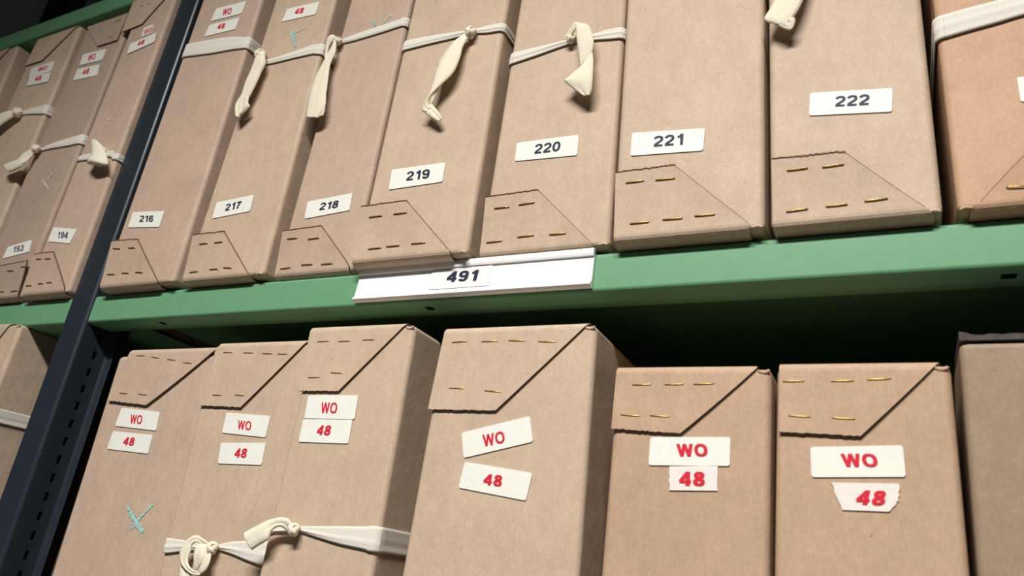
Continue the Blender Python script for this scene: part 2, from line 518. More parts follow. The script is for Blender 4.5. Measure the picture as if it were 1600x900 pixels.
def knot(parent, off, z, c, rpx, Y, mat):
    """a small tight knot: lumpy core with two wraps of tape"""
    p = at(z, c, Y); r = (at(z, (c[0] + rpx, c[1]), Y) - p).length
    bm = bmesh.new()
    bmesh.ops.create_uvsphere(bm, u_segments=20, v_segments=14, radius=r)
    for v in bm.verts:
        d = v.co.normalized()
        s = 0.92 + 0.10 * math.sin(7 * d.x + 3 * d.z) + 0.06 * math.sin(11 * d.z - 5 * d.x + 1)
        v.co = Vector((d.x * 0.95, d.y * 0.75, d.z * 1.0)) * r * s
    for tilt, R0 in ((0.6, 0.82), (-0.5, 0.86)):
        ring = []
        for i in range(24):
            a = 2 * math.pi * i / 24
            q = Vector((0.28 * math.sin(2 * a), 0.72 * math.cos(a), R0 * math.sin(a)))
            ring.append(Matrix.Rotation(tilt, 3, 'Y') @ q * r)
        n = 8; base = []
        for i in range(24):
            dd = (ring[(i + 1) % 24] - ring[i - 1]).normalized(); a1 = ring[i].normalized(); b1 = dd.cross(a1).normalized()
            base.append([bm.verts.new(ring[i] + a1 * (0.20 * r * math.cos(2 * math.pi * j / n)) + b1 * (0.34 * r * math.sin(2 * math.pi * j / n))) for j in range(n)])
        for i in range(24):
            for j in range(n):
                bm.faces.new((base[i][j], base[i][(j + 1) % n], base[(i + 1) % 24][(j + 1) % n], base[(i + 1) % 24][j]))
    bmesh.ops.recalc_face_normals(bm, faces=bm.faces)
    bmesh.ops.translate(bm, vec=p, verts=bm.verts)
    me = bpy.data.meshes.new('knot'); bm.to_mesh(me); bm.free()
    return link('knot', me, mat, parent, off, True)

def chalk(root, off, strokes, z, Y, mat, w=0.0016, dens=1.0):
    """a chalked cross: many small specks along its strokes"""
    verts = []; faces = []
    for a, b, ww, dd in strokes:
        p = at(z, a, Y); q = at(z, b, Y); L = (q - p).length
        nrm = Vector((-(q - p).z, 0, (q - p).x)).normalized()
        for k in range(int(L * 13000 * dd * dens)):
            t = random.random()
            c = p.lerp(q, t) + nrm * random.gauss(0, w * ww * 0.36) + Vector((0, -random.random() * 0.00005, 0))
            s = random.uniform(0.00025, 0.0007)
            n = len(verts); r0 = random.random() * 6
            for i in range(5):
                rr = s * random.uniform(0.5, 1.1)
                verts.append(c + Vector((math.cos(r0 + i * 1.2566) * rr, 0, math.sin(r0 + i * 1.2566) * rr)))
            faces.append(tuple(range(n, n + 5)))
    return link('chalk_mark', mesh_from('chalk_mark', verts, faces), mat, root, off)

# ------------------------------------------------------------------ archive box
def fit(pts, Y, z='P', shrink=0.75):
    P = [at(z, p, Y) for p in pts]
    if len(P) == 1: return P[0].x, 0.0
    mz = sum(p.z for p in P) / len(P); mx = sum(p.x for p in P) / len(P)
    den = sum((p.z - mz) ** 2 for p in P)
    b = shrink * sum((p.z - mz) * (p.x - mx) for p in P) / den
    return mx - b * mz, b

class Box:
    def __init__(s, label, group, yf, base, left, right, top, mat, depth=0.25, bev=0.0042, bottom_flap=False, name='archive_box'):
        """left/right: (x at z=0, slope); top: world z"""
        s.yf = yf; s.base = base; s.top = top; s.mat = mat; s.l = left; s.r = right; s.depth = depth
        zb = base + (0.0024 if bottom_flap else 0.0004)
        xm = (s.xl(base) + s.xr(base)) / 2
        s.root = thing(name, (xm, yf + depth / 2, base), label, 'box', group)
        s.off = Vector(s.root.location)
        c = []
        for zz in (zb, top):
            c += [(s.xl(zz), yf, zz), (s.xr(zz), yf, zz), (s.xr(zz), yf + depth, zz), (s.xl(zz), yf + depth, zz)]
        s.body = weighted(link('body', hexa('body', c, bev), mat, s.root, s.off))
        s.zb = zb
    def xl(s, z): return s.l[0] + s.l[1] * z
    def xr(s, z): return s.r[0] + s.r[1] * z

    def bottom_flap(s, z, tl, tr, br, staples, ragged=0.0005, mirror=False, lift=0.0, spring=1.0):
        """flap folded up from the floor of the box over its front"""
        Y = s.yf - 0.0014
        T = at(z, tl, Y - 0.004 * spring); R = at(z, tr, Y - 0.004 * spring); B = at(z, br, Y)
        R_ = 0.0052; yo = Y; zo = s.base + 0.0010
        rows = [(yo + 0.045, zo), (yo + R_, zo)]
        rows += [(yo + R_ - R_ * math.sin(math.radians(a)), zo + R_ - R_ * math.cos(math.radians(a))) for a in (18, 36, 54, 72, 90)]
        ztop = (T.z + R.z) / 2
        zs = [zo + R_ + (ztop - zo - R_) * k / 8 for k in range(1, 8)] + [ztop - 0.0006, ztop]
        rows += [(yo - 0.0040 * (k / 8) ** 1.3 * spring, zz) for k, zz in enumerate(zs, 1)]
        out = []
        for k, (y, zz) in enumerate(rows):
            zz2 = max(zz, B.z)
            K = T if mirror else R
            t = (zz2 - B.z) / max(1e-6, (K.z - B.z))
            edge = B.x + (K.x - B.x) * min(1, max(0, t))
            out.append((y, zz, edge, s.xr(zz) - 0.0005) if mirror else (y, zz, s.xl(zz) + 0.0020 + lift, min(edge, s.xr(zz) - 0.0005)))
        # tilt the free edge to follow the photo
        n = 26
        f = card_flap(s.root, s.off, s.mat, out, mirror, True, 'bottom_flap')
        slope = (R.z - T.z) / max(1e-4, (R.x - T.x))
        me = f.data
        last = len(out) - 1
        for k in range(7, last + 1):
            wgt = (k - 6) / (last - 6)
            for i in range(n + 1):
                v = me.vertices[k * (n + 1) + i]
                xx = v.co.x + s.off.x
                v.co.z += wgt * slope * (xx - (T.x + R.x) / 2)
                if k == last and 0 < i < n: v.co.z += random.uniform(-1, 1) * ragged
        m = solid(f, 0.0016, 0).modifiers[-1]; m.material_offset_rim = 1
        for a, b in staples:
            zz = (at(z, a, Y).z - s.base) / max(0.02, ztop - s.base)
            staple(f, s.off, z, a, b, Y - 0.00085 - 0.0040 * max(0.0, min(1, zz)) ** 1.3 * spring)
        return f

    def top_flap(s, z, TL, TR, SB, BL, staples, mirror=False, lift=0.0, up=0.0, th=0.0014, ragged=0.0003):
        """flap folded down from the lid over the front; its slanted edge runs from the fold corner to the lower edge"""
        Y = s.yf - th / 2 - 0.0001 - lift
        tl = at(z, TL, Y); tr = at(z, TR, Y); sb = at(z, SB, Y); bl = at(z, BL, Y)
        R_ = 0.0045; zo = s.top + 0.0012 + up
        rows = [(Y + 0.06, zo), (Y + R_, zo)]
        rows += [(Y + R_ - R_ * math.sin(math.radians(a)), zo - R_ + R_ * math.cos(math.radians(a))) for a in (18, 36, 54, 72, 90)]
        z1 = (sb.z + bl.z) / 2
        rows += [(Y - 0.0005 * k / 8, zo - R_ + (z1 - zo + R_) * k / 8) for k in range(1, 9)]
        out = []
        zt = tr.z if not mirror else tl.z
        for k, (y, zz) in enumerate(rows):
            t = min(1, max(0, (zt - zz) / max(1e-6, zt - z1)))
            if mirror:
                out.append((y, zz, tl.x + (bl.x - tl.x) * t, tr.x + (sb.x - tr.x) * t))
            else:
                out.append((y, zz, tl.x + (bl.x - tl.x) * max(0, min(1, (tl.z - zz) / (tl.z - bl.z))), min(s.xr(zz) - 0.0004, tr.x + (sb.x - tr.x) * t)))
        f = card_flap(s.root, s.off, s.mat, out, mirror, False, 'top_flap')
        n = 26; last = len(out) - 1; me = f.data
        slope = (sb.z - bl.z) / max(1e-4, sb.x - bl.x)
        for k in range(7, last + 1):
            wgt = (k - 6) / (last - 6)
            for i in range(n + 1):
                v = me.vertices[k * (n + 1) + i]
                v.co.z += wgt * slope * (v.co.x + s.off.x - (sb.x + bl.x) / 2)
                if k == last and 0 < i < n: v.co.z += random.uniform(-1, 1) * ragged
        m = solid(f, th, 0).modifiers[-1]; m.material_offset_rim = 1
        for a, b in staples:
            zz = (zo - at(z, a, Y).z) / max(0.02, zo - z1)
            staple(f, s.off, z, a, b, Y - th / 2 - 0.0005 * max(0.0, min(1, zz)))
        return f

    def corner(s, top=True, left=False, scale=1.0):
        """crumpled roll of card where the fold of the flap ends"""
        zc = s.top - 0.0022 if top else s.base + 0.0042
        xc = (s.xl(zc) + 0.0065) if left else (s.xr(zc) - 0.0065)
        sg = -1 if left else 1
        dn = -1 if top else 1
        path = []
        for i in range(15):
            a = i / 14
            ang = math.radians(10 + 150 * a)
            path.append(Vector((xc + sg * (0.0030 * math.cos(ang) + 0.0022), s.yf - 0.0001 + 0.0008 * math.sin(3 * a),
                                zc + dn * (-0.0014 + 0.0018 * math.sin(ang)))))
        rr = [0.0007 + 0.0007 * math.sin(math.pi * i / 14) for i in range(15)]
        me = tube('corner_fold', path, [r * scale for r in rr], 8)
        return link('corner_fold', me, s.mat, s.root, s.off, True)

    def stuck(s, z, quad, text=None, LB=None, RB=None, LT=None, ink=None, mat=None, jag=False, bold=0.012, lay=0):
        Y = s.yf - 0.0007 - lay * 0.0004
        p = paper(s.root, s.off, z, quad, Y, mat, jag=jag)
        if text: lettering(p, s.off, text, z, LB, RB, LT, Y - 0.0002, ink or M_INK, bold)
        return p

    def tape(s, z, secs, wrap_left=True, wrap_right=True, mat=None, stand=0.0013, phase=0.0, name='cotton_tape', start_wrap=None):
        """band of tape across the front, carried round the sides"""
        Y = s.yf - stand
        P = [(at(z, a, Y), at(z, b, Y)) for a, b in secs]
        mid = list(P)
        out = []
        def side(pair, right, y, dz=0):
            res = []
            for q in pair:
                x = (s.xr(q.z) + stand) if right else (s.xl(q.z) - stand)
                res.append(Vector((x, y, q.z + dz)))
            return tuple(res)
        rc = 0.0042
        for k, (qa, qb) in enumerate(mid):          # keep the flat run clear of the rounded corners
            for q in (qa, qb):
                if wrap_right: q.x = min(q.x, s.xr(q.z) - rc - 0.0006 - 0.0004 * (len(mid) - 1 - k))
                if wrap_left: q.x = max(q.x, s.xl(q.z) + rc + 0.0006 + 0.0004 * k)
        def turn(pair, right, deg):
            a = math.radians(deg); R = rc + stand
            return tuple(Vector(((s.xr(q.z) - rc + R * math.sin(a)) if right else (s.xl(q.z) + rc - R * math.sin(a)),
                                 s.yf + rc - R * math.cos(a), q.z)) for q in pair)
        if wrap_left:
            for y in (s.yf + 0.15, s.yf + 0.05, s.yf + 0.012): out.append(side(mid[0], False, y))
            for deg in (90, 60, 30, 5): out.append(turn(mid[0], False, deg))
        out += mid
        if wrap_right:
            for deg in (5, 30, 60, 90): out.append(turn(mid[-1], True, deg))
            for y in (s.yf + 0.012, s.yf + 0.05, s.yf + 0.15): out.append(side(mid[-1], True, y))
        me = tape_mesh(out, phase)
        o = link(name, me, mat or M_TAPE, s.root, s.off, True)
        solid(o, 0.0006, 0)
        return o

    def tail(s, parent, z, secs, mat=None, name='tape_end', **kw):
        """loose end: (edge px, edge px, distance in front of the box) rows"""
        P = [(at(z, a, s.yf - 0.0032 - y * 0.32), at(z, b, s.yf - 0.0032 - y * 0.32)) for a, b, y in secs]
        return ribbon(name, P, parent, s.off, mat or M_CREAM, **kw)

    def knot(s, parent, z, c, r, y=0.004, mat=None):
        return knot(parent, s.off, z, c, r, s.yf - y, mat or M_CREAM)

def tape_mesh(secs, phase):
    """ribbon whose creases always lie along the surface normal of the box"""
    A = [a for a, b in secs]; B = [b for a, b in secs]
    n = 5
    A2 = catmull(A, n); B2 = catmull(B, n)
    across = 9; verts = []; faces = []
    for i in range(len(A2)):
        k = max(0, min(len(A2) - 1, i)); i0 = max(0, i - 1); i1 = min(len(A2) - 1, i + 1)
        t = (A2[i1] + B2[i1] - A2[i0] - B2[i0]); wv = B2[k] - A2[k]
        nrm = t.cross(wv).normalized() if t.length > 1e-9 and wv.length > 1e-9 else Vector((0, -1, 0))
        if nrm.y > 0 and abs(nrm.y) > 0.3: nrm = -nrm
        wd = wv.length
        rip = 0.0003 * min(2.2, 0.014 / max(wd, 0.004))
        for j in range(across + 1):
            u = j / across
            h = rip * (0.8 + math.sin(u * 11 + phase) * 0.7 + 0.5 * math.sin(u * 19 + 2 * phase)) * math.sin(math.pi * u)
            verts.append(A2[k].lerp(B2[k], u) + nrm * h)
    m = across + 1
    for i in range(len(A2) - 1):
        for j in range(across):
            faces.append((i * m + j, i * m + j + 1, (i + 1) * m + j + 1, (i + 1) * m + j))
    return mesh_from('cotton_tape', verts, faces)

UP_R = 'numbered boxes on the upper shelf right of the upright'
UP_L = 'boxes on the upper shelf left of the upright'
LO_R = 'boxes on the lower shelf right of the upright'

# ================================================================== upper shelf, right of the upright
# ---- 216
b = Box('brown cardboard archive box numbered 216, standing next to the dark upright', UP_R, -0.009, 0.0,
        fit([(160, 440), (283, 92)], -0.009), fit([(407, 0), (331, 250)], -0.009, shrink=0.4), 0.402, M_PINK, bottom_flap=True)
b216 = b
b.bottom_flap('Z5', (168, 358), (320, 347), (432, 590), [((172, 402), (216, 403)), ((262, 400), (303, 397)), ((138, 553), (182, 552)), ((222, 545), (264, 545)), ((302, 540), (345, 541))])
b.corner(False)
b.stuck('Z5', [(288, 191), (472, 184), (440, 278), (260, 280)], '216', (325, 248), (404, 248), (332, 211))
b.stuck('Z3', [(208, 48), (378, 5), (350, 75), (177, 119)], 'WO', (240, 88), (290, 78), (250, 52), M_RED)
b.stuck('Z3', [(170, 140), (340, 97), (315, 163), (140, 206)], '48', (210, 166), (252, 158), (220, 136), M_RED, bold=0.025)
b.tape('Z3', [((62, 245), (40, 318)), ((200, 220), (180, 300)), ((300, 208), (290, 280)), ((372, 210), (352, 272))], phase=1.0)

# ---- 217
b = Box('brown cardboard archive box numbered 217, knotted tape hanging at its left edge', UP_R, -0.007, 0.0,
        fit([(431, 0), (345, 250), (284.6, 441)], -0.007), fit([(521, 0), (459, 250)], -0.007, shrink=0.4), 0.402, M_BUFF, bottom_flap=True)
b217 = b
b.bottom_flap('Z5', (640, 322), (822, 303), (965, 560), [((674, 377), (723, 371)), ((762, 369), (810, 363)), ((618, 541), (668, 535)), ((733, 524), (784, 521)), ((813, 513), (862, 515))])
b.corner(False)
b.stuck('Z5', [(775, 135), (993, 90), (968, 185), (748, 229)], '217', (822, 185), (913, 167), (832, 145))
b.stuck('Z3', [(608, 50), (790, 8), (765, 80), (575, 122)], '48', (645, 82), (695, 73), (656, 50), M_RED, bold=0.025)
chalk(b.root, b.off, [((700, 160), (630, 195), 1, 0.35), ((630, 185), (655, 265), 1.2, 0.7), ((640, 175), (650, 230), 1.5, 0.5)], 'Z3', b.yf - 0.0005, M_CHALK_CYAN)
t = b.tape('Z3', [((470, 335), (462, 365)), ((520, 330), (520, 356)), ((640, 292), (650, 325)), ((740, 256), (750, 303)), ((800, 243), (800, 297))], phase=2.0)
b.knot(t, 'Z3', (455, 312), 24, 0.006)
b.tail(t, 'T17', [((345, 250), (375, 265), 0.010), ((318, 258), (372, 290), 0.014), ((293, 310), (374, 350), 0.015), ((265, 390), (345, 410), 0.016), ((220, 490), (305, 500), 0.018),
                  ((188, 590), (255, 600), 0.018), ((145, 660), (222, 650), 0.018), ((138, 715), (200, 700), 0.018), ((152, 770), (172, 772), 0.017)], ripple=0.0014, phase=0.5, cup=0.16)
b.tail(t, 'T17', [((208, 620), (245, 605), 0.022), ((215, 655), (238, 655), 0.021), ((205, 690), (250, 682), 0.019), ((165, 765), (195, 745), 0.017)], ripple=0.0006, phase=1.5, cup=0.2)

# ---- 218
b = Box('brown cardboard archive box numbered 218, partly hidden behind box 219', UP_R, 0.0005, 0.0,
        fit([(548, 0), (476, 250), (428, 436)], 0.0005), (0.3275, 0.0), 0.402, M_PINK, bottom_flap=True)
b218 = b
b.bottom_flap('Z5', (1180, 298), (1385, 270), (1568, 533), [((1185, 347), (1243, 341)), ((1305, 349), (1370, 340)), ((1145, 521), (1205, 513)), ((1268, 498), (1332, 493)), ((1382, 494), (1448, 489))], ragged=0.0001)
b.corner(False)
b.stuck('Z5', [(1305, 130), (1565, 80), (1548, 180), (1285, 230)], '218', (1370, 181), (1478, 165), (1382, 138))
chalk(b.root, b.off, [((1190, 85), (1135, 145), 1, 0.35), ((1085, 115), (1105, 145), 1.2, 0.4)], 'Z3', b.yf - 0.0005, M_CHALK_CYAN)
t = b.tape('Z3', [((880, 235), (878, 262)), ((910, 226), (912, 246)), ((1000, 190), (1005, 222)), ((1150, 140), (1150, 178)), ((1290, 95), (1290, 135)), ((1330, 80), (1330, 125))], phase=0.3)
b.knot(t, 'T18', (342, 172), 24, 0.006)
b.tail(t, 'T18', [((325, 150), (345, 165), 0.008), ((300, 128), (335, 148), 0.012), ((262, 155), (312, 165), 0.0145), ((250, 230), (268, 230), 0.015), ((238, 320), (262, 315), 0.016)], ripple=0.0005, cup=0.3)
b.tail(t, 'T18', [((300, 140), (328, 150), 0.013), ((305, 190), (326, 200), 0.016), ((262, 270), (318, 265), 0.017), ((225, 340), (285, 340), 0.019), ((180, 420), (272, 400), 0.020), ((150, 490), (262, 480), 0.021), ((118, 600), (248, 590), 0.022),
                  ((100, 700), (240, 680), 0.022), ((93, 768), (185, 772), 0.022)], ripple=0.0005, phase=0.8, cup=0.05)
b.tail(t, 'T18', [((238, 672), (243, 690), 0.0215), ((205, 715), (240, 715), 0.0185), ((186, 772), (225, 755), 0.018)], ripple=0.0002, cup=0.25)

# ---- 219
b = Box('brown cardboard box numbered 219, jutting out above the white label holder', UP_R, -0.0115, 0.0,
        fit([(647, 0), (600, 194), (554.5, 409)], -0.0115), fit([(793, 0), (753, 250)], -0.0115, shrink=0.4), 0.402, M_BUFF, bottom_flap=True)
b219 = b
b.bottom_flap('Z6', (160, 340), (385, 310), (612, 577), [((188, 398), (256, 389)), ((316, 382), (385, 373)), ((183, 564), (250, 556)), ((278, 551), (348, 544)), ((408, 536), (480, 530))], ragged=0.0004, lift=-0.0026)
b.corner(False)
b.stuck('Z6', [(308, 150), (588, 112), (570, 213), (291, 254)], '219', (380, 208), (500, 194), (388, 161))
chalk(b.root, b.off, [((320, -30), (290, 5), 1, 0.3)], 'Z4', b.yf - 0.0005, M_CHALK_CYAN)
t = b.tape('T19', [((0, 213), (-15, 285)), ((150, 183), (150, 243)), ((300, 160), (300, 208)), ((430, 140), (435, 175)), ((475, 135), (475, 170)), ((520, 125), (520, 160)), ((600, 105), (600, 157)), ((682, 86), (678, 145))], phase=1.7)
b.knot(t, 'T19', (476, 155), 40, 0.005)
b.tail(t, 'T19', [((440, 160), (470, 190), 0.006), ((400, 185), (445, 215), 0.009), ((335, 240), (412, 280), 0.013), ((275, 335), (400, 330), 0.016), ((215, 440), (365, 425), 0.019), ((180, 560), (325, 490), 0.021), ((148, 650), (255, 560), 0.022),
                  ((103, 735), (180, 635), 0.022), ((100, 765), (150, 700), 0.020), ((128, 782), (160, 745), 0.017)], ripple=0.0004, phase=0.4, cup=0.10)
b.tail(t, 'T19', [((240, 570), (250, 560), 0.018), ((185, 650), (235, 590), 0.017), ((160, 735), (185, 690), 0.016), ((128, 783), (175, 715), 0.016), ((165, 815), (210, 755), 0.015), ((212, 845), (240, 800), 0.013), ((232, 850), (249, 830), 0.012)], ripple=0.0004, cup=0.10)
b.tail(t, 'T19', [((425, 170), (450, 180), 0.006), ((330, 245), (370, 250), 0.010), ((250, 355), (300, 330), 0.0105), ((222, 425), (250, 420), 0.011)], ripple=0.0003, name='tape_end')

# ---- 220
b = Box('brown cardboard archive box numbered 220, wide twisted tape loop high on its front', UP_R, -0.0035, 0.0,
        fit([(812.5, 0), (770, 250), (748, 401)], -0.0035), fit([(976, 0), (953, 380)], -0.0035, shrink=0.7), 0.402, M_BUFF, bottom_flap=True)
b220 = b
b.bottom_flap('Z6', (800, 292), (1068, 255), (1358, 540), [((840, 352), (918, 343)), ((968, 333), (1050, 320)), ((800, 530), (880, 520)), ((962, 501), (1046, 491)), ((1127, 488), (1212, 481))], ragged=0.0003)
b.corner(False)
b.stuck('Z4', [(748, 803), (1096, 757), (1087, 872), (735, 906)], '220', (843, 866), (988, 848), (852, 812))
t = b.tape('Z4', [((724, 298), (708, 360)), ((850, 268), (850, 315)), ((1000, 232), (1010, 258)), ((1080, 210), (1080, 240)), ((1175, 193), (1180, 226)), ((1250, 170), (1250, 221)), ((1322, 155), (1318, 214))], phase=2.6)
b.knot(t, 'T20', (178, 228), 38, 0.005)
b.tail(t, 'T20', [((135, 240), (180, 250), 0.008), ((132, 205), (178, 222), 0.010), ((165, 155), (200, 180), 0.013), ((205, 95), (222, 150), 0.016), ((216, 84), (240, 120), 0.0175)], ripple=0.0003, cup=0.15)
b.tail(t, 'T20', [((213, 84), (330, 106), 0.0175), ((222, 130), (356, 150), 0.020), ((232, 230), (378, 235), 0.021), ((245, 330), (378, 295), 0.020), ((258, 420), (355, 380), 0.018), ((265, 470), (315, 420), 0.016)], ripple=0.0003, phase=0.2, cup=0.06)
b.tail(t, 'T20', [((330, 395), (370, 350), 0.0185), ((268, 470), (377, 420), 0.022), ((205, 525), (375, 500), 0.024), ((135, 585), (372, 570), 0.025), ((127, 605), (368, 630), 0.024), ((200, 665), (362, 680), 0.022), ((290, 730), (345, 725), 0.020)], ripple=0.0003, phase=1.2, cup=0.06)
b.tail(t, 'T20', [((130, 603), (150, 580), 0.0235), ((165, 590), (195, 545), 0.018), ((215, 560), (250, 500), 0.016)], ripple=0.0002)

# ---- 221
b = Box('brown cardboard archive box numbered 221 with no tape in view', UP_R, -0.008, 0.0,
        fit([(977.5, 0), (967.5, 180), (957.5, 380)], -0.008), fit([(1193, 0), (1195, 355)], -0.008, shrink=0.5), 0.402, M_BUFF, bottom_flap=True)
b221 = b
b.bottom_flap('Z7', (72, 268), (343, 233), (692, 508), [((113, 317), (197, 306)), ((253, 304), (343, 294)), ((133, 508), (221, 499)), ((286, 489), (377, 482)), ((436, 472), (530, 464))], ragged=0.0007)
b.corner(False)
b.stuck('Z7', [(143, 83), (485, 60), (475, 165), (135, 190)], '221', (242, 148), (381, 137), (246, 98))

# ---- 222
b = Box('brown cardboard archive box numbered 222, tape end dangling at its top left', UP_R, -0.007, 0.0,
        fit([(1199, 0), (1205, 358)], -0.007, shrink=0.5), fit([(1439, 0), (1474, 327)], -0.007, shrink=0.6), 0.402, M_BUFF, bottom_flap=True)
b222 = b
b.bottom_flap('Z8', (60, 485), (275, 463), (548, 652), [((97, 521), (160, 513)), ((206, 511), (271, 502)), ((95, 647), (160, 638)), ((217, 631), (282, 624)), ((335, 615), (405, 606))], ragged=0.0006)
b.corner(False)
b.stuck('Z8', [(168, 284), (420, 269), (418, 341), (165, 353)], '222', (243, 326), (348, 320), (246, 294))
t = b.tape('Z8', [((45, -75), (42, -40)), ((120, -90), (122, -62)), ((160, -96), (160, -70)), ((250, -112), (250, -80)), ((480, -150), (482, -100))], phase=0.9)
b.knot(t, 'Z8', (150, -85), 14, 0.005)
b.tail(t, 'Z8', [((120, -95), (165, -85), 0.009), ((85, -55), (165, -50), 0.014), ((62, -5), (147, 0), 0.019), ((44, 30), (128, 38), 0.021), ((28, 58), (105, 70), 0.022), ((45, 72), (108, 85), 0.020)], ripple=0.0004, cup=0.08)
b.tail(t, 'Z8', [((30, 60), (60, 40), 0.0205), ((62, 76), (112, 50), 0.021), ((90, 90), (122, 62), 0.020), ((107, 93), (118, 82), 0.018)], ripple=0.0003, cup=0.1)

# ---- 223 (number outside the frame)
b = Box('orange-tan archive box with flat white tape, right end of upper shelf', UP_R, -0.007, 0.0,
        fit([(1457, 0), (1498, 335)], -0.007, shrink=0.6), (0.862, 0.0), 0.402, M_ORANGE, bottom_flap=True)
b223 = b
b.bottom_flap('Z8', (880, 428), (1100, 420), (648, 655), [((770, 572), (840, 568)), ((900, 560), (965, 556))], mirror=True)
b.corner(False, left=True, scale=0.6)
b.stuck('Z8', [(800, 236), (1000, 222), (1000, 300), (812, 311)])
t = b.tape('Z8', [((556, 50), (562, 118)), ((650, 25), (652, 94)), ((750, 0), (745, 68)), ((822, -20), (822, 45)), ((1000, -64), (1000, 2))], phase=2.2)

# ================================================================== upper shelf, left of the upright
b = Box('brown archive box numbered 194, next to the dark upright on its left', UP_L, -0.008, 0.0,
        fit([(188, 85), (100, 300), (45, 440)], -0.008, shrink=0.6), (-0.0325, -0.013), 0.412, M_PINK, bottom_flap=True)
b194 = b
b.bottom_flap('Z2', (165, 505), (270, 492), (327, 678), [((180, 530), (208, 528)), ((225, 528), (256, 526)), ((130, 664), (160, 661)), ((190, 653), (217, 651)), ((232, 648), (262, 646))])
b.corner(False)
b.top_flap('C2', (505, 5), (790, -20), (578, 215), (400, 287), [((560, 60), (590, 48)), ((620, 40), (650, 28))])
b.stuck('Z2', [(268, 370), (386, 379), (349, 451), (240, 441)], '194', (287, 424), (338, 426), (294, 392), M_FADED)
b.stuck('C2', [(590, 245), (677, 212), (655, 290), (563, 325)], 'WO', (585, 305), (655, 280), (597, 262), M_FADEDRED)
b.stuck('C2', [(468, 385), (700, 285), (680, 368), (440, 475)], '48', (527, 404), (585, 386), (545, 364), M_RED, bold=0.025, lay=1)
chalk(b.root, b.off, [((585, 545), (550, 600), 1, 0.4), ((525, 590), (560, 602), 2, 0.35)], 'Z1', b.yf - 0.0005, M_CHALK_WHITE, w=0.0012)
t = b.tape('Z1', [((388, 788), (376, 812)), ((450, 772), (455, 800)), ((500, 760), (500, 790)), ((540, 758), (540, 786)), ((600, 755), (600, 785)), ((622, 760), (612, 790))], phase=0.2)
b.knot(t, 'Z1', (500, 770), 22, 0.005)
b.tail(t, 'Z1', [((462, 703), (478, 702), 0.016), ((460, 740), (510, 728), 0.017), ((456, 785), (535, 775), 0.018), ((438, 818), (543, 822), 0.0185), ((470, 832), (530, 836), 0.016)], ripple=0.0004, cup=0.16)
b.tail(t, 'Z1', [((455, 790), (470, 780), 0.017), ((470, 825), (500, 800), 0.0195), ((505, 838), (541, 815), 0.019)], ripple=0.0003, cup=0.1)

b = Box('brown archive box numbered 193, its lid flap slanting to the left', UP_L, -0.006, 0.0,
        fit([(135, 48), (60, 220), (4, 360)], -0.006, shrink=0.6), (-0.1195, 0.0), 0.397, M_GREYCARD, bottom_flap=True)
b193 = b
b.bottom_flap('Z2', (20, 560), (220, 520), (330, 705), [((35, 589), (68, 587)), ((103, 568), (131, 567)), ((0, 695), (20, 692)), ((54, 692), (88, 688))], ragged=0.0002)
b.top_flap('C2', (92, 240), (462, 105), (360, 355), (187, 410), [((345, 190), (395, 172)), ((285, 335), (328, 322))], mirror=True)
b.stuck('Z2', [(40, 468), (160, 433), (145, 493), (12, 527)], '193', (64, 497), (116, 487), (70, 467), M_FADED)
b.stuck('Z1', [(418, 272), (535, 246), (512, 300), (398, 328)], 'WO', (438, 306), (475, 297), (447, 276), M_RED, bold=0.0)
b.stuck('Z1', [(388, 347), (500, 322), (487, 378), (366, 404)], '48', (410, 377), (443, 369), (420, 349), M_RED, bold=0.02)
chalk(b.root, b.off, [((440, 725), (365, 805), 1, 0.6), ((330, 805), (385, 885), 1, 0.6)], 'C3', b.yf - 0.0005, M_CHALK_WHITE, w=0.0012)
t = b.tape('C3', [((275, 578), (270, 600)), ((320, 562), (320, 580)), ((400, 525), (400, 560)), ((520, 485), (520, 540)), ((632, 452), (622, 518))], phase=1.1)
b.knot(t, 'C3', (280, 562), 18, 0.007)
b.tail(t, 'C3', [((270, 552), (292, 575), 0.010), ((230, 575), (250, 605), 0.014), ((185, 600), (215, 640), 0.016), ((140, 645), (190, 690), 0.018), ((80, 670), (120, 730), 0.019), ((35, 688), (75, 748), 0.019)], ripple=0.0008, cup=0.12)
b.tail(t, 'C3', [((250, 580), (262, 600), 0.012), ((180, 650), (200, 670), 0.020), ((120, 680), (140, 700), 0.022), ((78, 715), (98, 735), 0.021)], ripple=0.0003, cup=0.1)

b = Box('brown archive box third left of the upright, one white label overlapping the other', UP_L, -0.005, 0.0,
        fit([(58, 64), (40, 103)], -0.005, shrink=0.0), fit([(123, 45), (70, 180)], -0.005, shrink=0.5), 0.4075, M_BUFF)
b192 = b
b.top_flap('C1', (440, 485), (900, 312), (505, 710), (302, 778), [])
b.corner(True, scale=0.8)
b.stuck('C1', [(365, 800), (638, 710), (600, 835), (340, 900)], 'WO', (440, 842), (545, 810), (455, 795), M_RED, bold=0.01)
b.stuck('Z1', [(150, 382), (256, 362), (240, 410), (132, 432)], '48', (172, 408), (204, 402), (180, 384), M_RED, bold=0.02, lay=1)
t = b.tape('C3', [((-60, 380), (-80, 420)), ((60, 300), (60, 325)), ((165, 275), (170, 297)), ((250, 245), (250, 290)), ((350, 220), (342, 284))], phase=0.6)
b.knot(t, 'C3', (137, 280), 20, 0.006)
b.tail(t, 'C3', [((145, 265), (152, 295), 0.008), ((70, 268), (90, 325), 0.013), ((0, 290), (30, 362), 0.017), ((-50, 330), (-15, 400), 0.018)], ripple=0.0008, cup=0.12)

b = Box('unnumbered brown box cut off by the left edge of the photo, upper shelf', UP_L, -0.005, 0.0,
        (-0.475, 0.0), fit([(25, 73), (10, 120)], -0.005, shrink=0.3), 0.412, M_BUFF)
b191 = b
b.top_flap('C1', (-420, 700), (135, 550), (-20, 715), (-300, 800), [])
b.corner(True, scale=0.8)

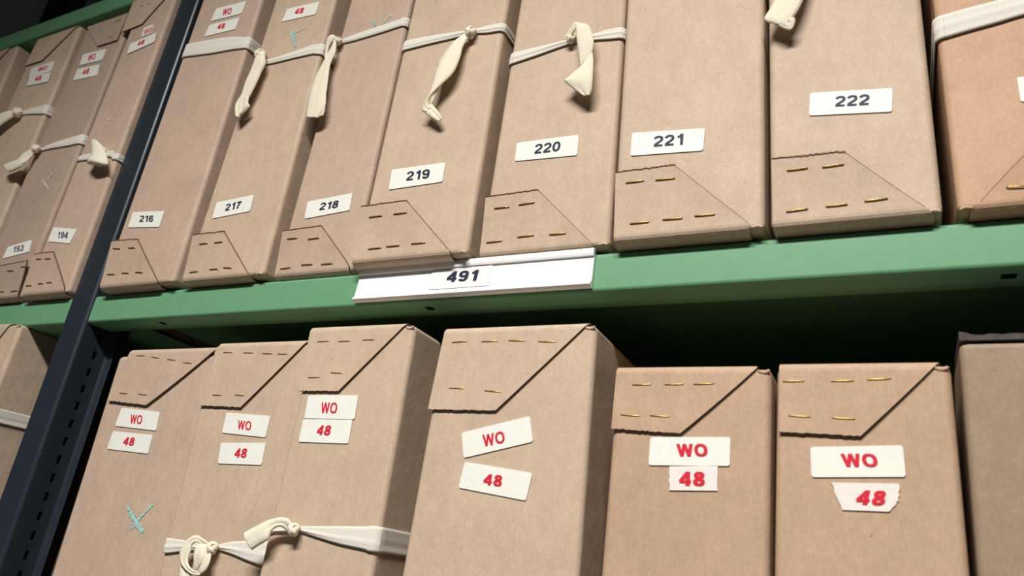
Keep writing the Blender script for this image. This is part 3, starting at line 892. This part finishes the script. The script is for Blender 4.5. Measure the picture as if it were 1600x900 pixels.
# ================================================================== lower shelf, right of the upright
LB = LOW
def zt(p, Y): return at('P', p, Y).z
b = Box('brown box nearest the upright on the lower shelf, pale blue chalk cross on its front', LO_R, 0.004, LB,
        (0.0640, -0.035), (0.1925, -0.055), zt((186, 556), 0.004), M_PINK)
l1 = b
b.top_flap('A10', (310, 93), (598, 108), (360, 300), (225, 284), [((323, 125), (352, 126)), ((375, 130), (405, 135)), ((431, 138), (462, 142)), ((486, 149), (518, 153)), ((262, 257), (293, 259)), ((328, 260), (361, 264))], lift=0.0006, up=0.004)
b.stuck('A10', [(270, 308), (404, 323), (390, 389), (247, 372)], 'WO', (298, 363), (340, 366), (303, 332), M_RED, bold=0.0)
b.stuck('A10', [(240, 390), (379, 404), (362, 470), (218, 453)], '48', (273, 439), (311, 442), (281, 411), M_RED, bold=0.015)
chalk(b.root, b.off, [((380, 648), (325, 705), 1, 0.9), ((290, 655), (345, 745), 1.3, 0.8), ((300, 680), (342, 745), 2.2, 0.9), ((285, 730), (335, 715), 3.5, 0.3)], 'A10', b.yf - 0.0005, M_CHALK_CYAN, w=0.0015)

b = Box('brown box on the lower shelf with a rosette tape bow at its left', LO_R, -0.002, LB,
        (0.1945, -0.055), (0.3145, 0.0), zt((380, 534), -0.002) - 0.002, M_BUFF)
l2 = b
b.top_flap('B3', (378, 138), (885, 112), (500, 497), (262, 487), [((395, 184), (448, 185)), ((510, 186), (568, 187)), ((617, 190), (676, 192)), ((704, 193), (763, 194)), ((332, 426), (389, 428)), ((460, 425), (517, 431))], lift=0.0002)
b.stuck('B3', [(415, 525), (663, 545), (635, 667), (388, 640)], 'WO', (475, 619), (552, 627), (481, 569), M_RED, bold=0.0)
b.stuck('B3', [(383, 697), (638, 697), (612, 824), (364, 815)], '48', (455, 780), (524, 783), (467, 728), M_RED, bold=0.02)
t = b.tape('K2', [((122, 408), (92, 595)), ((250, 425), (240, 575)), ((330, 440), (300, 560)), ((520, 470), (500, 560)), ((660, 500), (650, 555)), ((720, 495), (710, 545)), ((900, 452), (890, 602)), ((1080, 443), (1070, 680)), ((1290, 434), (1220, 738))], phase=1.4)
b.knot(t, 'K2', (655, 530), 58, 0.006)
b.tail(t, 'K2', [((620, 480), (590, 520), 0.008), ((560, 430), (520, 490), 0.014), ((450, 375), (470, 455), 0.019), ((345, 430), (410, 490), 0.020), ((262, 545), (380, 580), 0.020), ((248, 680), (350, 690), 0.020), ((300, 780), (380, 770), 0.020), ((400, 860), (430, 810), 0.019), ((500, 870), (480, 820), 0.016)], ripple=0.0003, cup=0.12)
b.tail(t, 'K2', [((620, 500), (580, 470), 0.008), ((590, 540), (470, 480), 0.015), ((560, 640), (425, 600), 0.018), ((530, 720), (425, 720), 0.017), ((470, 800), (410, 810), 0.014)], ripple=0.0004, cup=0.12)
b.tail(t, 'K2', [((640, 520), (600, 480), 0.009), ((640, 620), (585, 560), 0.014), ((620, 720), (545, 680), 0.0165), ((575, 810), (490, 790), 0.016), ((500, 865), (440, 840), 0.014)], ripple=0.0004, cup=0.12)
b.tail(t, 'K2', [((255, 740), (360, 770), 0.013), ((245, 830), (390, 860), 0.014), ((240, 920), (400, 950), 0.014), ((245, 1000), (390, 1020), 0.013)], ripple=0.0004, cup=0.08)

b = Box('tall brown box third from the upright on the lower shelf', LO_R, -0.012, LB,
        fit([(468, 610), (438, 740), (416, 846)], -0.012, shrink=0.35), fit([(642, 527), (608, 739), (583, 900)], -0.012, shrink=0.35), zt((490, 514), -0.012), M_BUFF)
l3 = b
b.top_flap('B3', (892, 70), (1430, 30), (1055, 405), (828, 405), [((930, 123), (998, 120)), ((1050, 122), (1119, 119)), ((1187, 114), (1258, 111)), ((878, 327), (945, 325)), ((1006, 300), (1077, 303))])
b.corner(True)
b.stuck('B3', [(880, 428), (1163, 427), (1140, 565), (855, 558)], 'WO', (948, 528), (1040, 530), (955, 468), M_RED, bold=0.0)
b.stuck('B3', [(850, 563), (1130, 567), (1105, 702), (822, 692)], '48', (922, 652), (1000, 655), (936, 597), M_RED, bold=0.02)
t = b.tape('K3', [((430, 290), (400, 345)), ((500, 270), (480, 335)), ((620, 280), (620, 330)), ((715, 275), (715, 325)), ((780, 262), (780, 322)), ((1000, 260), (980, 388)), ((1300, 260), (1280, 480)), ((1600, 262), (1575, 545)), ((1800, 265), (1735, 583))], phase=0.4)
b.knot(t, 'K3', (715, 300), 64, 0.006)
b.tail(t, 'K3', [((690, 330), (640, 340), 0.008), ((695, 240), (615, 300), 0.013), ((640, 165), (560, 265), 0.018), ((540, 152), (490, 275), 0.020), ((410, 180), (430, 335), 0.021), ((290, 235), (385, 430), 0.022), ((170, 298), (290, 490), 0.022), ((88, 342), (190, 555), 0.022)], ripple=0.0003, cup=0.12)

b = Box('wide brown box on the lower shelf, its two labels stuck on at opposite slants', LO_R, -0.004, LB,
        fit([(694.7, 517), (624.7, 900)], -0.004, shrink=0.8), fit([(931, 513), (904, 900)], -0.004, shrink=0.8), zt((700, 516), -0.004), M_BUFF)
l4 = b
b.top_flap('B5', (163, 75), (642, 55), (333, 347), (107, 343), [((185, 118), (235, 114)), ((283, 115), (337, 114)), ((374, 112), (430, 113)), ((474, 115), (532, 116)), ((175, 271), (229, 272)), ((293, 279), (349, 284))])
b.corner(True)
b.stuck('B5', [(217, 420), (445, 364), (456, 450), (223, 505)], 'WO', (290, 467), (363, 453), (286, 428), M_RED, bold=0.008)
b.stuck('B5', [(228, 517), (454, 555), (432, 648), (206, 604)], '48', (287, 594), (350, 601), (293, 557), M_RED, bold=0.03)

b = Box('short orange-tan box on the lower shelf, torn 48 slip directly under its label', LO_R, -0.004, LB,
        fit([(964, 576), (937, 900)], -0.004, shrink=0.8), fit([(1206, 592), (1201, 900)], -0.004, shrink=0.8), zt((970, 577), -0.004), M_TAN)
l5 = b
b.top_flap('B6', (110, 92), (655, 92), (358, 345), (90, 325), [((170, 153), (244, 152)), ((296, 152), (371, 151)), ((409, 151), (489, 148)), ((124, 270), (200, 275)), ((237, 273), (316, 278))])
b.corner(True)
b.stuck('B6', [(240, 357), (553, 357), (551, 470), (233, 467)], 'WO', (345, 433), (466, 433), (341, 384), M_RED, bold=0.03)
b.stuck('B6', [(315, 472), (505, 468), (503, 567), (314, 565)], '48', (350, 547), (453, 549), (352, 492), M_RED, mat=M_TORN, jag=True, bold=0.04)

b = Box('short orange-tan box on the lower shelf, torn 48 slip set apart below its label', LO_R, -0.004, LB,
        fit([(1214, 578), (1208, 900)], -0.004, shrink=0.8), fit([(1486, 572), (1516, 900)], -0.004, shrink=0.8), zt((1222, 572), -0.004), M_TAN)
l6 = b
b.top_flap('B7', (68, 312), (520, 297), (296, 508), (68, 495), [((77, 353), (137, 352)), ((213, 352), (278, 351)), ((316, 348), (382, 345)), ((93, 449), (155, 453)), ((216, 455), (281, 459))])
b.corner(True)
b.stuck('B7', [(155, 537), (415, 532), (424, 621), (158, 622)], 'WO', (247, 593), (348, 593), (239, 556), M_RED, bold=0.03)
b.stuck('B7', [(213, 637), (404, 640), (403, 688), (375, 719), (245, 714)], '48', (279, 699), (363, 702), (288, 658), M_RED, mat=M_TORN, jag=True, bold=0.04)

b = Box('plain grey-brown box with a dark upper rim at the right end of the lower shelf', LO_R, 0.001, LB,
        fit([(1498, 530), (1527, 900)], 0.001, shrink=0.8), (0.858, 0.0), zt((1510, 533), 0.001), M_BROWN_DIM)
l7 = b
rm = bmesh.new()
x0, x1 = b.xl(b.top) + 0.0005, b.xr(b.top)
n = 40
prev = None
for i in range(n + 1):
    x = x0 + (x1 - x0) * i / n
    bump = (0.0016 if i < 2 else 0.0) + random.uniform(0, 0.0006)
    ring = [rm.verts.new(q) for q in ((x, b.yf - 0.0005, b.top + 0.0003), (x, b.yf - 0.0005, b.top + 0.0030 + bump), (x, b.yf + 0.09, b.top + 0.0032), (x, b.yf + 0.09, b.top + 0.0003))]
    if prev:
        for j in range(4): rm.faces.new((prev[j], prev[(j + 1) % 4], ring[(j + 1) % 4], ring[j]))
    else: rm.faces.new(ring)
    prev = ring
rm.faces.new(prev[::-1])
bmesh.ops.recalc_face_normals(rm, faces=rm.faces)
me = bpy.data.meshes.new('lid_edge'); rm.to_mesh(me); rm.free()
tag(link('lid_edge', me, M_DARKEDGE, b.root, b.off), label='dark board edge of the lid')

# ================================================================== lower shelf, left of the upright
b = Box('brown box on the lower shelf left of the upright, white tape band round its side', 'boxes on the lower shelf left of the upright', -0.005, LB,
        (-0.212, 0.0), fit([(26, 511), (2, 600)], -0.005, shrink=0.0), zt((18, 507), -0.005), M_BUFF)
ll = b
b.top_flap('A9', (-150, 112), (35, 94), (-60, 215), (-200, 225), [])
b.corner(True)
Y = b.yf
t = b.tape('P', [((-130, 640), (-135, 660)), ((-60, 633), (-62, 655)), ((-16, 634), (-22, 656))], phase=0.7)

# ================================================================== label holder clipped to the shelf lip
hx0 = at('H5', (165, 330), -0.0035).x; hx1 = at('P', (928.5, 389), -0.0035).x
hold = thing('label_holder', ((hx0 + hx1) / 2, -0.002, -0.014), 'white plastic label holder reading 491 clipped on the green shelf edge', 'label holder')
HO = Vector(hold.location)
# section: back plate, rolled upper rim, shallow channel, lower rim that stands out
sec = [(-0.0004, 0.0015), (-0.0018, 0.0024), (-0.0036, 0.0018), (-0.0042, 0.0002), (-0.0040, -0.0022), (-0.0034, -0.0036), (-0.0022, -0.0038),
       (-0.0020, -0.0050), (-0.0024, -0.0120), (-0.0032, -0.0215), (-0.0038, -0.0232), (-0.0052, -0.0238), (-0.0056, -0.0252), (-0.0046, -0.0266), (-0.0028, -0.0270), (-0.0006, -0.0268)]
loop = sec + [(-0.0004, -0.0200), (-0.0004, -0.0100)]
N = len(loop)
verts = [(x, y, z) for x in (hx0, hx0 + 0.0008, (hx0 + hx1) / 2, hx1 - 0.0008, hx1) for y, z in loop]
faces = [(k * N + i, k * N + (i + 1) % N, (k + 1) * N + (i + 1) % N, (k + 1) * N + i) for k in range(4) for i in range(N)]
faces += [tuple(range(N)), tuple(range(4 * N, 5 * N))]
o = link('channel', mesh_from('channel', verts, faces), M_PLASTIC, hold, HO)
for p in o.data.polygons: p.use_smooth = True
o.data.set_sharp_from_angle(angle=math.radians(50))
def holder_y(z):
    pts = sec[7:10]
    z = max(pts[-1][1], min(pts[0][1], z))
    for (y0, z0), (y1, z1) in zip(pts, pts[1:]):
        if z1 <= z <= z0: return y0 + (y1 - y0) * (z - z0) / (z1 - z0)
    return pts[-1][0]
cx0 = at('Z6', (520, 665), -0.003).x; cx1 = at('Z6', (832, 636), -0.003).x
verts = []; faces = []
for i, z in enumerate((-0.0042, -0.0100, -0.0160, -0.0208)):
    for x in (cx0, (cx0 + cx1) / 2, cx1): verts.append((x, holder_y(z) - 0.00035, z))
for i in range(3):
    for j in range(2): faces.append((i * 3 + j, i * 3 + j + 1, i * 3 + j + 4, i * 3 + j + 3))
card = link('number_card', mesh_from('number_card', verts, faces), M_CARD, hold, HO)
solid(card, 0.0003, 0)
tx = lettering(card, HO, '491', 'Z6', (586, 737), (747, 728), (600, 680), -0.0034, M_INK, 0.03)
for v in tx.data.vertices:
    w = v.co + HO
    w.y = holder_y(w.z) - 0.0008
    v.co = w - HO
